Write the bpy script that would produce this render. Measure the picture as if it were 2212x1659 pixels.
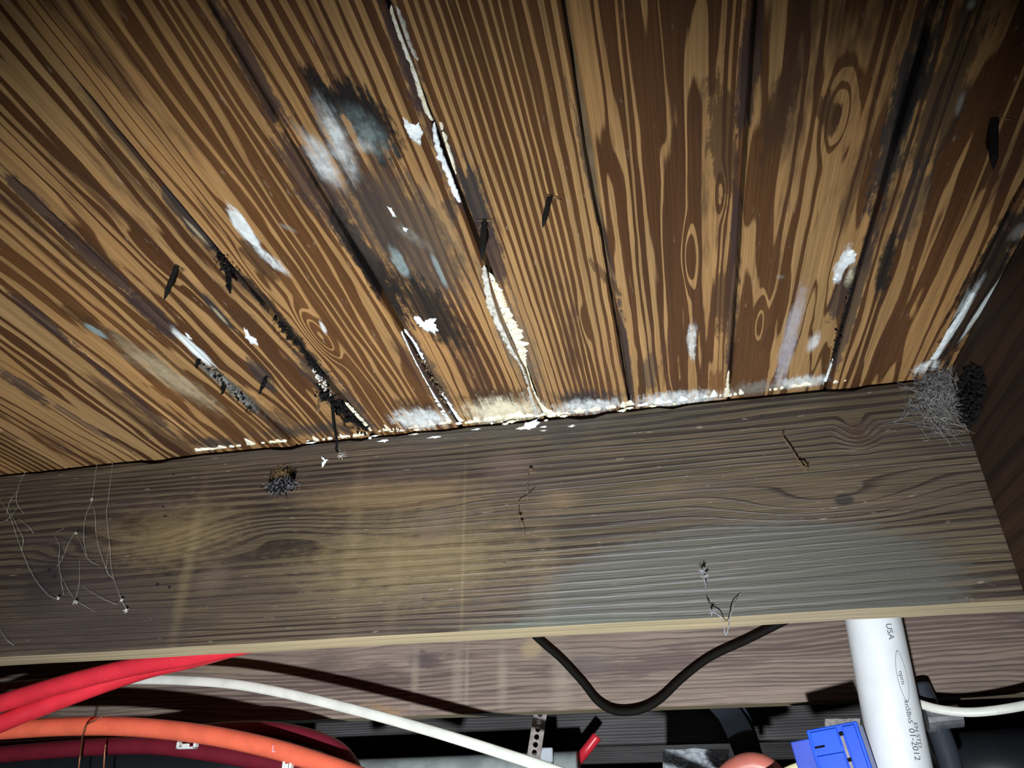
import bpy, bmesh, math, random
from mathutils import Vector, Matrix, noise
random.seed(11)
sc = bpy.context.scene
for o in list(bpy.data.objects): bpy.data.objects.remove(o)

# ------------------------------------------------------------------ camera
PW, PH = 2212.0, 1659.0
F = 1656.7
YAW, PITCH, ROLL = math.radians(-11.672), math.radians(30.094), math.radians(-0.547)
ZCEIL = 1.0                      # underside of the floor boards
ZC = ZCEIL - 0.3187              # camera height above the soil
DJ = 0.598                       # near face of the first joist
JT, JD = 0.038, 0.184            # joist thickness, depth
CAM = Vector((0, 0, ZC))
fw = Vector((math.sin(YAW)*math.cos(PITCH), math.cos(YAW)*math.cos(PITCH), math.sin(PITCH)))
rt = Vector((math.cos(YAW), -math.sin(YAW), 0)); up = rt.cross(fw)
cr, sr = math.cos(ROLL), math.sin(ROLL)
RT = cr*rt + sr*up; UP = -sr*rt + cr*up
cam = bpy.data.cameras.new('camera'); camo = bpy.data.objects.new('camera', cam)
sc.collection.objects.link(camo); sc.camera = camo
cam.sensor_fit = 'HORIZONTAL'; cam.sensor_width = 36.0; cam.lens = 36.0*F/PW
cam.clip_start = 0.01; cam.clip_end = 50
M3 = Matrix((RT, UP, -fw)).transposed()
camo.matrix_world = Matrix.Translation(CAM) @ M3.to_4x4()

# ------------------------------------------------------------------ world, light, exposure
w = bpy.data.worlds.new('crawlspace_dark'); sc.world = w; w.use_nodes = True
w.node_tree.nodes['Background'].inputs[0].default_value = (0.55, 0.6, 0.7, 1)
w.node_tree.nodes['Background'].inputs[1].default_value = 0.0
sc.view_settings.view_transform = 'Standard'; sc.view_settings.look = 'None'
sc.view_settings.exposure = 0.0; sc.view_settings.gamma = 1.0
sc.view_settings.use_curve_mapping = False
LPOS = Vector((-0.04, -0.03, ZC-0.24))
LAIM = Vector((-0.16, 0.60, ZC+0.02))
def torch(name, pos, aim, watts, cone, blend, rad, col=(0.90, 0.96, 1.0)):
    l = bpy.data.lights.new(name, 'SPOT'); o = bpy.data.objects.new(name, l); sc.collection.objects.link(o)
    l.energy = watts; l.color = col; l.spot_size = math.radians(cone); l.spot_blend = blend; l.shadow_soft_size = rad
    o.location = pos; o.rotation_euler = (aim-pos).to_track_quat('-Z', 'Y').to_euler()
    return o
torch('hand_lamp_offscreen', LPOS, LAIM, 72, 102, 1.0, 0.012)

# ------------------------------------------------------------------ pixel helpers
def ray(px, py):
    d = fw + RT*((px-PW/2)/F) + UP*((PH/2-py)/F)
    return d
def cpt(px, py):                 # point on the boards' underside
    d = ray(px, py); return CAM + d*((ZCEIL-ZC)/d.z)
def ypt(px, py, Y):              # point on a plane y = Y
    d = ray(px, py); return CAM + d*(Y/d.y)
def jpt(px, py): return ypt(px, py, DJ)

# ------------------------------------------------------------------ object helpers
COL = sc.collection
def obj(name, verts, faces, mat=None, parent=None, smooth=False, mats=None, fmat=None):
    me = bpy.data.meshes.new(name); me.from_pydata([tuple(v) for v in verts], [], faces); me.update()
    o = bpy.data.objects.new(name, me); COL.objects.link(o)
    for m in (mats or [mat]):
        if m: me.materials.append(m)
    if fmat: me.polygons.foreach_set('material_index', fmat)
    if smooth: me.polygons.foreach_set('use_smooth', [True]*len(me.polygons))
    if parent: o.parent = parent
    bm = bmesh.new(); bm.from_mesh(me); bmesh.ops.recalc_face_normals(bm, faces=bm.faces); bm.to_mesh(me); bm.free()
    return o
def tag(o, label, cat, group=None, kind=None):
    o['label'] = label; o['category'] = cat
    if group: o['group'] = group
    if kind: o['kind'] = kind
    return o
def empty(name, loc, label=None, cat=None, group=None):
    o = bpy.data.objects.new(name, None); COL.objects.link(o); o.location = loc; o.empty_display_size = .02
    if label: tag(o, label, cat, group)
    return o
def adopt(child, parent):        # parent and keep the mesh where it is
    child.parent = parent; child.matrix_parent_inverse = Matrix.Translation(parent.location).inverted(); return child
class MB:
    def __init__(s): s.v = []; s.f = []
    def add(s, v, f):
        n = len(s.v); s.v += [Vector(p) for p in v]; s.f += [tuple(i+n for i in q) for q in f]; return s
    def box(s, x0, x1, y0, y1, z0, z1, M=None):
        v = [Vector((x, y, z)) for x in (x0, x1) for y in (y0, y1) for z in (z0, z1)]
        if M: v = [M @ p for p in v]
        return s.add(v, [(0,1,3,2),(4,6,7,5),(0,4,5,1),(2,3,7,6),(0,2,6,4),(1,5,7,3)])
    def tube(s, pts, r, n=8, flat=1.0, cap=True, upv=None):
        pts = [Vector(p) for p in pts]; m = len(pts)
        if m < 2: return s
        rr = r if hasattr(r, '__len__') else [r]*m
        t0 = (pts[1]-pts[0]).normalized()
        ref = Vector(upv) if upv else (Vector((0,0,1)) if abs(t0.z) < .9 else Vector((1,0,0)))
        vs, fs = [], []
        a = (ref - t0*ref.dot(t0)).normalized()
        for i in range(m):
            t = (pts[min(i+1,m-1)]-pts[max(i-1,0)])
            t = t.normalized() if t.length > 1e-9 else t0
            if upv: a = Vector(upv)
            a = a - t*a.dot(t); a = a.normalized() if a.length > 1e-6 else t.orthogonal().normalized()
            b = t.cross(a)
            for k in range(n):
                th = 2*math.pi*k/n
                vs.append(pts[i] + a*(rr[i]*math.cos(th)) + b*(rr[i]*flat*math.sin(th)))
        for i in range(m-1):
            for k in range(n):
                fs.append((i*n+k, i*n+(k+1)%n, (i+1)*n+(k+1)%n, (i+1)*n+k))
        if cap: fs.append(tuple(range(n))[::-1]); fs.append(tuple((m-1)*n+k for k in range(n)))
        return s.add(vs, fs)
    def build(s, name, mat=None, parent=None, smooth=False): return obj(name, s.v, s.f, mat, parent, smooth)
def spline(pts, k=10):
    pts = [Vector(p) for p in pts]; out = []
    P = [pts[0]*2-pts[1]] + pts + [pts[-1]*2-pts[-2]]
    for i in range(1, len(P)-2):
        a, b, c, d = P[i-1], P[i], P[i+1], P[i+2]
        for j in range(k):
            t = j/k
            out.append(.5*((2*b)+(c-a)*t+(2*a-5*b+4*c-d)*t*t+(3*b-a-3*c+d)*t**3))
    out.append(pts[-1]); return out
def nz(x, y=0, z=0): return noise.noise(Vector((x, y, z)))

# ------------------------------------------------------------------ node helpers
class NT:
    def __init__(s, name, rough=.6, spec=.4):
        s.m = bpy.data.materials.new(name); s.m.use_nodes = True; s.t = s.m.node_tree
        s.b = s.t.nodes['Principled BSDF']; s.b.inputs['Roughness'].default_value = rough
        s.b.inputs['Specular IOR Level'].default_value = spec
    def n(s, kind): return s.t.nodes.new(kind)
    def link(s, a, b): s.t.links.new(a, b)
    def put(s, sock, v):
        if isinstance(v, bpy.types.NodeSocket): s.link(v, sock)
        elif v is not None: sock.default_value = v
    def math(s, op, a, b=None, c=None, clamp=False):
        n = s.n('ShaderNodeMath'); n.operation = op; n.use_clamp = clamp
        for i, v in enumerate((a, b, c)):
            if v is not None: s.put(n.inputs[i], v)
        return n.outputs[0]
    def comb(s, x=0., y=0., z=0.):
        n = s.n('ShaderNodeCombineXYZ')
        for i, v in enumerate((x, y, z)): s.put(n.inputs[i], v)
        return n.outputs[0]
    def noise(s, vec, scale=1., detail=2., rough=.5, dist=0.):
        n = s.n('ShaderNodeTexNoise'); s.put(n.inputs['Vector'], vec)
        n.inputs['Scale'].default_value = scale; n.inputs['Detail'].default_value = detail
        n.inputs['Roughness'].default_value = rough; n.inputs['Distortion'].default_value = dist
        return n.outputs['Fac']
    def vmul(s, vec, k, add=(0,0,0)):
        n = s.n('ShaderNodeVectorMath'); n.operation = 'MULTIPLY_ADD'
        s.put(n.inputs[0], vec); n.inputs[1].default_value = k; n.inputs[2].default_value = add
        return n.outputs[0]
    def sstep(s, v, a, b, lo=0., hi=1.):
        n = s.n('ShaderNodeMapRange'); n.interpolation_type = 'SMOOTHSTEP'
        s.put(n.inputs['Value'], v); n.inputs['From Min'].default_value = a; n.inputs['From Max'].default_value = b
        n.inputs['To Min'].default_value = lo; n.inputs['To Max'].default_value = hi
        return n.outputs['Result']
    def mix(s, fac, a, b, mode='MIX'):
        n = s.n('ShaderNodeMix'); n.data_type = 'RGBA'; n.blend_type = mode
        s.put(n.inputs[0], fac)
        for i, v in ((6, a), (7, b)):
            if isinstance(v, bpy.types.NodeSocket): s.link(v, n.inputs[i])
            else: n.inputs[i].default_value = (*v, 1)
        return n.outputs[2]
    def bump(s, h, strength=.3, dist=.002):
        n = s.n('ShaderNodeBump'); n.inputs['Strength'].default_value = strength; n.inputs['Distance'].default_value = dist
        s.link(h, n.inputs['Height']); s.link(n.outputs[0], s.b.inputs['Normal'])
    def color(s, c): s.put(s.b.inputs['Base Color'], c if isinstance(c, bpy.types.NodeSocket) else (*c, 1))
    def objc(s): return s.n('ShaderNodeTexCoord').outputs['Object']

def plain(name, col, rough=.5, spec=.4, var=.15, scale=60., metal=0., bump=0.):
    t = NT(name, rough, spec); c = t.objc()
    n1 = t.noise(c, scale, 3.)
    dk = tuple(x*(1-var) for x in col); lt = tuple(min(1, x*(1+var)) for x in col)
    t.color(t.mix(t.sstep(n1, .3, .7), dk, lt)); t.b.inputs['Metallic'].default_value = metal
    if bump: t.bump(t.noise(c, scale*4, 4.), bump, .001)
    return t.m

def wood(name, along, across, offs, seed, light, dark, freq=90., amp=2.2, sx=26., sy=2.2, thr=(.25, .75), edge=.06,
         tone=(.75, 1.2), knots=(), stains=(), rough=.5, spec=.35, fib=.22, bump=.25, mid=None, contrast=1.0, wav=0.0, grime=0., seam=None, gcol=(.048, .022, .013)):
    """ring pattern: contour bands of a stretched noise; along / across are axis letters of the object coordinate"""
    t = NT(name, rough, spec)
    sep = t.n('ShaderNodeSeparateXYZ'); t.link(t.objc(), sep.inputs[0])
    ax = dict(x=sep.outputs[0], y=sep.outputs[1], z=sep.outputs[2])
    b = ax[along]; a = ax[across[0]]
    for extra in across[1:]: a = t.math('ADD', a, ax[extra])
    uv = t.comb(b, a, 0.)                       # (along, across)
    def st(ka, kc, z=0.): return t.vmul(uv, (ka, kc, 0), (seed*3.17, seed*1.73, seed*.91+z))
    n1 = t.noise(st(sy, sx), 1., 2.5, .5)
    ring = t.math('MULTIPLY_ADD', a, freq, t.math('MULTIPLY', n1, amp*4))
    if wav:
        n1b = t.noise(st(sy*4, sx*2.2, 4.), 1., 2., .5)
        ring = t.math('MULTIPLY_ADD', n1b, wav, ring)
    def ell(c, ang, hl, hc):
        mp = t.n('ShaderNodeMapping'); mp.vector_type = 'TEXTURE'; t.link(uv, mp.inputs[0])
        mp.inputs['Location'].default_value = (c[0], c[1], 0); mp.inputs['Rotation'].default_value = (0, 0, ang)
        mp.inputs['Scale'].default_value = (hl, hc, 1)
        ln = t.n('ShaderNodeVectorMath'); ln.operation = 'LENGTH'; t.link(mp.outputs[0], ln.inputs[0])
        return ln.outputs['Value']
    n1c = t.noise(st(22., 90., 6.), 1., 2., .5); ring = t.math('MULTIPLY_ADD', n1c, wav*.6, ring)
    for (c, hl, hc, ka) in knots:
        d = ell(c, 0, hl, hc); ring = t.math('MULTIPLY_ADD', t.sstep(d, 0., 1., 1., 0.), ka, ring)
    fr = t.math('FRACT', ring)
    n2 = t.noise(st(1.8, 30., 7.), 1., 2., .5)
    lim = t.math('MULTIPLY_ADD', t.sstep(n2, .3, .7), thr[1]-thr[0], thr[0])
    dlt = t.math('SUBTRACT', fr, lim)
    pulse = t.math('MULTIPLY', t.sstep(dlt, -edge, edge), t.sstep(fr, .94, 1., 1., 0.))
    n3 = t.noise(st(2.5, 10., 15.), 1., 3., .55)
    fibre = t.noise(st(14., 900., 3.), 1., 2., .6)
    streak = t.noise(st(5., 160., 9.), 1., 2., .55)
    base = light if mid is None else t.mix(t.sstep(n3, .35, .65), light, mid)
    pf = t.math('MULTIPLY', pulse, contrast) if contrast != 1 else pulse
    col = t.mix(pf, base, dark)
    val = t.math('MULTIPLY', t.sstep(n3, .25, .75, tone[0], tone[1]), t.sstep(fibre, .25, .75, 1-fib, 1+fib*.6))
    val = t.math('MULTIPLY', val, t.sstep(streak, .3, .7, .86, 1.1))
    cv = t.n('ShaderNodeCombineColor')
    for i in range(3): t.link(val, cv.inputs[i])
    col = t.mix(1., col, cv.outputs[0], 'MULTIPLY')
    if grime:
        g1 = t.noise(st(3.2, 26., 41.), 1., 5., .62); g2 = t.noise(st(9., 70., 47.), 1., 4., .65)
        col = t.mix(t.sstep(t.math('ADD', g1, t.math('MULTIPLY', g2, .5)), .80, .92, 0., grime), col, gcol)
        g3 = t.noise(st(60., 300., 51.), 1., 3., .6); col = t.mix(t.sstep(g3, .66, .74, 0., .35), col, (.30, .24, .19))
    jag = t.math('SUBTRACT', t.noise(st(30., 380., 21.), 1., 4., .7), .5)
    jag2 = t.math('SUBTRACT', t.noise(st(75., 150., 71.), 1., 4., .7), .5)
    mot = t.noise(st(120., 170., 33.), 1., 4., .65)
    for (p1, p2, hc, colr, op, soft, jg, mt) in stains:
        c = ((p1[0]+p2[0])/2, (p1[1]+p2[1])/2); dv = (p2[0]-p1[0], p2[1]-p1[1])
        d = ell(c, math.atan2(dv[1], dv[0]), max(1e-4, math.hypot(*dv)/2), hc)
        if jg: d = t.math('MULTIPLY_ADD', jag2, min(1.6, jg*.9), t.math('MULTIPLY_ADD', jag, jg*.85, d))
        k = t.sstep(d, 1+soft*.5, max(0., 1-soft), 0., op)
        if mt: k = t.math('MULTIPLY', k, t.sstep(mot, .5-mt*.0-.12, .62, 1-mt, 1.))
        col = t.mix(k, col, colr)
    t.color(col)
    if bump:
        h = t.math('MULTIPLY_ADD', fibre, .6, t.math('MULTIPLY', streak, .5))
        if not seam: h = t.math('MULTIPLY_ADD', pulse, .5, h)
        t.bump(h, bump, .0012)
    return t.m

# ------------------------------------------------------------------ stain tables given in photo pixels
WHITE = (.62, .66, .66); CREAM = (.66, .60, .44); GREY = (.22, .22, .20); BLACK = (.010, .009, .009); PURP = (.035, .022, .022)
TEAL = (.20, .25, .25); SOOT = (.028, .024, .024); PALE = (.34, .28, .18); RUST = (.13, .055, .018); DKBR = (.050, .024, .012)
def cs(x1, y1, x2, y2, wpx, col, op=.9, soft=.3, jag=2.2, mot=0.):
    a, b = cpt(x1, y1), cpt(x2, y2); m = cpt((x1+x2)/2+wpx/2, (y1+y2)/2); n_ = cpt((x1+x2)/2, (y1+y2)/2)
    return ((a.y, a.x), (b.y, b.x), max(.0008, (m-n_).length), col, op, soft, jag, mot)
def js(x1, y1, x2, y2, hpx, col, op=.9, soft=.4, jag=1.2, mot=0., Y=None):
    Y = Y or DJ; a, b = ypt(x1, y1, Y), ypt(x2, y2, Y); mx, my = (x1+x2)/2, (y1+y2)/2
    hz = (ypt(mx, my-hpx/2, Y)-ypt(mx, my+hpx/2, Y)).length/2
    return ((a.x, a.z+Y), (b.x, b.z+Y), hz, col, op, soft, jag, mot)

# seam x positions (fitted), equal strip flooring 81 mm
SEAMS = [-1.073, -.992, -.911, -.829, -.747, -.665, -.584, -.5024, -.4209, -.3377, -.2585, -.1736, -.0952, -.0185, .0658, .1449, .224, .305, .387, .468, .55]
def csx(x1, y1, x2, y2, hpx, col, op=.9, soft=.5, jag=1.6, mot=0.):
    a, b = cpt(x1, y1), cpt(x2, y2); mx, my = (x1+x2)/2, (y1+y2)/2
    h = (cpt(mx, my-hpx/2)-cpt(mx, my+hpx/2)).length/2
    return ((a.y, a.x), (b.y, b.x), h, col, op, soft, jag, mot)
CST = [
 # left boards
 cs(0,800,110,880,40,PURP,.8), cs(90,860,290,980,24,PURP,.6), cs(0,615,150,740,40,PURP,.85), cs(150,740,400,960,24,PURP,.75),
 csx(420,958,510,955,26,SOOT,.85,.6),
 cs(0,365,150,510,44,PURP,.85), cs(120,480,290,640,55,PURP,.85), cs(280,630,390,740,52,PURP,.9), cs(440,790,640,945,44,SOOT,.65),
 cs(368,706,470,800,24,WHITE,.95,.4,.8), cs(440,790,570,900,26,GREY,.85,.5,1.2,.5),
 cs(130,660,270,745,46,DKBR,.75), cs(205,700,340,790,40,DKBR,.7), cs(250,730,470,885,70,PALE,.85,.8,1.6,.3), cs(182,697,232,732,20,TEAL,.9,.4,1.),
 cs(320,825,400,870,40,RUST,.8), cs(100,470,290,600,26,DKBR,.5), cs(0,930,60,960,20,DKBR,.6),
 cs(431,630,505,716,20,SOOT,.95,.3,.9), cs(455,660,492,702,9,PALE,.7,.5,.6), cs(490,660,560,725,50,DKBR,.7), cs(535,770,590,845,36,SOOT,.85), cs(600,880,650,930,40,DKBR,.6),
 cs(330,390,480,560,34,SOOT,.85), cs(395,470,450,530,10,PALE,.7,.5,.6), cs(470,540,700,800,34,BLACK,.92), cs(640,760,800,935,76,SOOT,.8), cs(150,160,340,400,26,SOOT,.45),
 cs(525,515,600,612,60,DKBR,.85), cs(492,443,560,535,34,WHITE,.97,.3,1.2,.25), cs(545,525,622,592,26,WHITE,.8,.6,1.6,.5), cs(600,480,640,500,16,GREY,.4,.6,1.),
 cs(690,690,705,720,10,WHITE,.7,.5,1.),
 cs(440,-40,620,290,50,PURP,.85), cs(600,270,770,530,100,PURP,.8), cs(690,400,880,700,60,BLACK,.97,.3,1.4), cs(870,700,990,912,36,SOOT,.7),
 # rotten board
 cs(740,330,980,660,230,(.060,.044,.034),.85,.5,1.4), cs(655,140,735,275,44,BLACK,.97,.3,1.9), cs(735,165,850,345,100,BLACK,.97,.3,1.9), cs(690,180,760,260,40,BLACK,.9,.3,2.), cs(690,250,900,620,60,SOOT,.6),
 cs(745,235,840,340,70,TEAL,.6,.7,1.,.6), cs(690,215,765,385,44,WHITE,.75,.8,1.2,.5), cs(655,285,735,405,46,WHITE,.8,.8,1.2,.4), cs(770,300,800,330,40,WHITE,.35,.8,1.,.5),
 cs(820,560,1010,760,110,BLACK,.9,.5,1.8), cs(845,535,880,600,28,TEAL,.9,.4,1.2,.3), cs(930,545,965,620,14,TEAL,.7,.5,1.), cs(905,380,1000,560,26,(.26,.16,.075),.75,.5,1.),
 cs(850,330,1000,560,20,SOOT,.5), cs(850,480,930,540,30,GREY,.45,.7,1.,.6), cs(960,430,985,470,30,SOOT,.6),
 cs(820,-30,920,250,46,PURP,.85), cs(915,240,1010,460,46,PURP,.8), cs(1000,345,1060,540,56,SOOT,.92), cs(1040,470,1085,640,50,PURP,.85), cs(1060,600,1160,850,66,(.11,.085,.06),.8,.6),
 csx(1000,858,1150,862,44,DKBR,.92,.5,2.4), csx(1005,895,1165,882,58,CREAM,.95,.6,1.8,.25), csx(845,872,960,890,40,DKBR,.85,.6,2.2), csx(845,900,965,905,42,WHITE,.9,.6,1.8,.35),
 csx(1185,862,1345,862,36,SOOT,.9,.6,2.2), csx(1190,888,1345,872,32,WHITE,.85,.6,1.8,.5), csx(1370,868,1560,852,34,WHITE,.85,.6,1.8,.4), cs(1402,760,1405,845,34,SOOT,.6), 
 csx(1580,845,1690,832,30,GREY,.6,.6,1.8,.4), csx(1680,828,1790,822,26,WHITE,.8,.6,1.8,.4), csx(560,940,790,918,26,SOOT,.75,.6,1.8),
 cs(1225,180,1345,680,16,SOOT,.7), cs(1335,640,1366,890,22,SOOT,.65), cs(1270,560,1345,640,22,DKBR,.7),
 cs(1642,-40,1600,300,50,PURP,.85), cs(1600,300,1572,860,26,PURP,.8), cs(1545,160,1575,430,66,DKBR,.8), cs(1570,560,1550,720,40,DKBR,.8), cs(1545,800,1550,850,40,RUST,.8),
 cs(1495,698,1495,772,20,WHITE,.85,.6,2.,.4), cs(1735,620,1680,840,34,(.34,.31,.33),.9,.5,1.,.25), cs(1765,720,1750,760,24,WHITE,.75,.8,1.,.3), cs(1690,595,1680,602,20,GREY,.6,.8,1.,.3),
 cs(1720,120,1650,340,70,DKBR,.85), cs(1785,200,1800,295,50,DKBR,.85), cs(1850,560,1790,700,40,PURP,.8), cs(1835,535,1805,610,26,WHITE,.95,.35,1.4,.2), cs(1845,570,1830,620,22,CREAM,.6,.6,1.2,.6),
 cs(2040,-60,1880,470,70,SOOT,.92), cs(2000,80,1930,330,40,BLACK,.95), cs(2110,-40,1990,380,110,(.030,.022,.017),.75), cs(1935,480,1895,650,34,BLACK,.95,.4,1.8), cs(1905,440,1790,830,34,SOOT,.75), cs(2000,340,1950,520,60,SOOT,.6),
 cs(2080,195,2065,250,14,GREY,.7,.6,1.2,.3), cs(2100,-5,2095,20,16,WHITE,.6,.6,1.,.3), cs(2150,375,2125,410,36,DKBR,.8),
 cs(2230,400,2030,800,80,BLACK,.92), cs(2118,610,2010,792,18,WHITE,.95,.5,.8,.1), cs(2170,590,2075,735,12,WHITE,.8,.5,.8,.2), csx(1970,800,2030,785,24,WHITE,.85,.5,1.4,.2), cs(2212,480,2190,520,30,GREY,.5,.7,1.),
]
TAN = (.33, .193, .080); TAN2 = (.27, .145, .056); BRN = (.074, .031, .012); BRN2 = (.090, .039, .014)
PL = {  # board: ring frequency, noise amplitude, noise stretch across / along
 5: dict(freq=120, amp=.9, sx=20, sy=2), 6: dict(freq=95, amp=1.1, sx=24, sy=2.2, light=(.37,.225,.098), thr=(.45,1.05)), 7: dict(freq=60, amp=1.5, sx=26, sy=2.0, light=(.37,.225,.098), thr=(.4,1.0)),
 8: dict(freq=55, amp=1.7, sx=28, sy=2.0, thr=(.25,.9)), 9: dict(freq=85, amp=1.7, sx=30, sy=2.0, thr=(.2,.85)),
 10: dict(freq=125, amp=1.6, sx=24, sy=2.2, thr=(.15,.85)), 11: dict(freq=150, amp=1.0, sx=20, sy=1.8, thr=(.2,.95)),
 12: dict(freq=185, amp=.9, sx=18, sy=1.3, thr=(.15,.9)), 13: dict(freq=80, amp=1.9, sx=40, sy=1.8, thr=(.1,.75)),
 14: dict(freq=45, amp=2.0, sx=36, sy=2.0, thr=(.15,.85)), 15: dict(freq=90, amp=1.6, sx=32, sy=1.8, thr=(.1,.75)), 16: dict(freq=110, amp=1.2, sx=24, sy=2),
}
def ck(x, y, lpx, wpx, k):
    c = cpt(x, y); return ((c.y, c.x), (cpt(x, y-lpx/2)-cpt(x, y+lpx/2)).length/2, (cpt(x+wpx/2, y)-c).length, k)
KN = {10: [ck(690,725,170,70,3.2), ck(560,600,200,40,1.2)], 12: [ck(1325,545,200,70,-3.0), ck(1260,700,150,30,.8)], 13: [ck(1490,560,220,60,1.6), ck(1560,420,160,40,-1.5)], 14: [ck(1810,250,260,110,2.0), ck(1640,700,160,40,1.2)], 9: [ck(330,560,200,60,1.2)]}
def plank_mat(i):
    p = dict(freq=110, amp=1.4, sx=24, sy=2.2, thr=(.3, .75)); p.update(PL.get(i, {}))
    lo, hi = SEAMS[i], SEAMS[i+1]; st = []
    for s in CST:
        r = s[2]*1.6; dx = abs(s[0][1]-s[1][1])/2; c = (s[0][1]+s[1][1])/2
        if abs(s[0][1]-s[1][1]) > abs(s[0][0]-s[1][0]): r = .01
        if c-dx-r < hi and c+dx+r > lo: st.append(s)
    lt = p.pop('light', TAN)
    return wood('board_wood', 'y', 'x', 0, i+1.3, lt, BRN if i % 2 else BRN2, mid=TAN2, stains=st, knots=KN.get(i, ()), rough=.42, spec=.4, bump=.22, wav=.55, edge=.06, grime=.75, seam=(lo, hi), **p)

# ------------------------------------------------------------------ floor boards overhead
GAPS = {  # seam index: (photo y, gap mm)
 13: [(0,1.2),(120,1.6),(230,3.0),(330,4.2),(440,2.2),(520,1.2),(880,1.2)], 12: [(0,1.2),(380,1.5),(520,3.5),(600,1.5),(900,1.2)],
 11: [(0,.8),(380,1.2),(480,3.5),(600,3.2),(720,1.6),(800,2.6),(915,2.2)], 10: [(0,.6),(480,.9),(560,3.5),(700,5.0),(850,6.0),(935,2.0)],
 9: [(300,.6),(680,.8),(760,3.5),(880,3.5),(945,1.0)], 15: [(0,1.5),(200,2.2),(460,2.4),(620,1.6),(830,1.4)], 14: [(0,1.0),(860,1.2)], 16: [(400,1.6),(800,1.8)] }
def gap(k, y):
    t = GAPS.get(k)
    if not t: return .0007
    pts = [(cpt(1300, a).y, g/1000) for a, g in t]     # far = large y
    pts.sort()
    if y <= pts[0][0]: return pts[0][1]
    if y >= pts[-1][0]: return pts[-1][1]
    for (a, g), (b, h) in zip(pts, pts[1:]):
        if a <= y <= b: return g+(h-g)*(y-a)/(b-a+1e-9)
ceil = obj('ceiling', [(-1.2,-.6,1.0205),(.7,-.6,1.0205),(.7,2.9,1.0205),(-1.2,2.9,1.0205),(-1.2,-.6,1.035),(.7,-.6,1.035),(.7,2.9,1.035),(-1.2,2.9,1.035)],
           [(0,1,2,3),(4,5,6,7),(0,1,5,4),(1,2,6,5),(2,3,7,6),(3,0,4,7)], plain('sheathing', (.11,.075,.045), .9, .1))
ceil['kind'] = 'structure'; ceil['label'] = 'stained tongue-and-groove floor boards seen from below'
YR = [-.6, -.3, 0.] + [.05+.012*k for k in range(52)] + [.70, .9, 1.3, 2.0, 2.9]
PLANK = {}
for i in range(len(SEAMS)-1):
    vs, fs = [], []
    for y in YR:
        fine = 1 if 0 < y < .68 else 0
        def ed(k, side):
            g = gap(k, y)/2 + fine*.0004*(1+nz(y*60, k*7.3+side*3)) + fine*.0008*max(0, nz(y*25, k*3.1+side*9)-.15)
            return max(.0002, g)
        x0 = SEAMS[i]+ed(i, 1); x1 = SEAMS[i+1]-ed(i+1, -1)
        dz = .0005*nz(i*5.1, y*3) + .0006*((i*37) % 5-2)/2
        for x, z in ((x0, 1.0202), (x0, ZCEIL+.0016), (x0+.0014, ZCEIL+dz), (x1-.0014, ZCEIL+dz), (x1, ZCEIL+.0016), (x1, 1.0202)): vs.append((x, y, z))
    n = len(YR)
    for r in range(n-1):
        for k in range(6): fs.append((r*6+k, r*6+(k+1) % 6, (r+1)*6+(k+1) % 6, (r+1)*6+k))
    fs += [tuple(range(6)), tuple((n-1)*6+k for k in range(6))]
    PLANK[i] = obj('plank', vs, fs, plank_mat(i), ceil)

# ------------------------------------------------------------------ joists
def joist(y0, x0, x1, mat, rag=.0012, top=ZCEIL-.0058, nicks=True):
    n = 160 if nicks else 12
    vs, fs = [], []
    for k in range(n+1):
        x = x0+(x1-x0)*k/n
        j = rag*nz(x*45, y0*9) - (.0022 if nicks and nz(x*28, 5.) > .28 else 0) if nicks else 0
        b = .0006*nz(x*20, 8.+y0)
        zb = ZCEIL-JD+b
        for y, z in ((y0+.0005, top+j), (y0, top+j-.0012), (y0, zb+.0016), (y0+.0016, zb), (y0+JT-.0016, zb), (y0+JT, zb+.0016), (y0+JT, top)): vs.append((x, y, z))
    for r in range(n):
        for k in range(7): fs.append((r*7+k, r*7+(k+1) % 7, (r+1)*7+(k+1) % 7, (r+1)*7+k))
    fs += [tuple(range(7)), tuple(n*7+k for k in range(7))]
    return vs, fs
def edge_mat(j):
    j.data.materials.append(M_EDGE)
    for p in j.data.polygons:
        if p.normal.z < -.9 and p.center.z < ZCEIL-JD+.004: p.material_index = len(j.data.materials)-1
def jk(x, y, lpx, hpx, k, Y=None):
    Y = Y or DJ; c = ypt(x, y, Y); return ((c.x, c.z+Y), (ypt(x-lpx/2, y, Y)-ypt(x+lpx/2, y, Y)).length/2, (ypt(x, y-hpx/2, Y)-ypt(x, y+hpx/2, Y)).length/2, k)
OLV = (.215, .150, .078)
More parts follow.
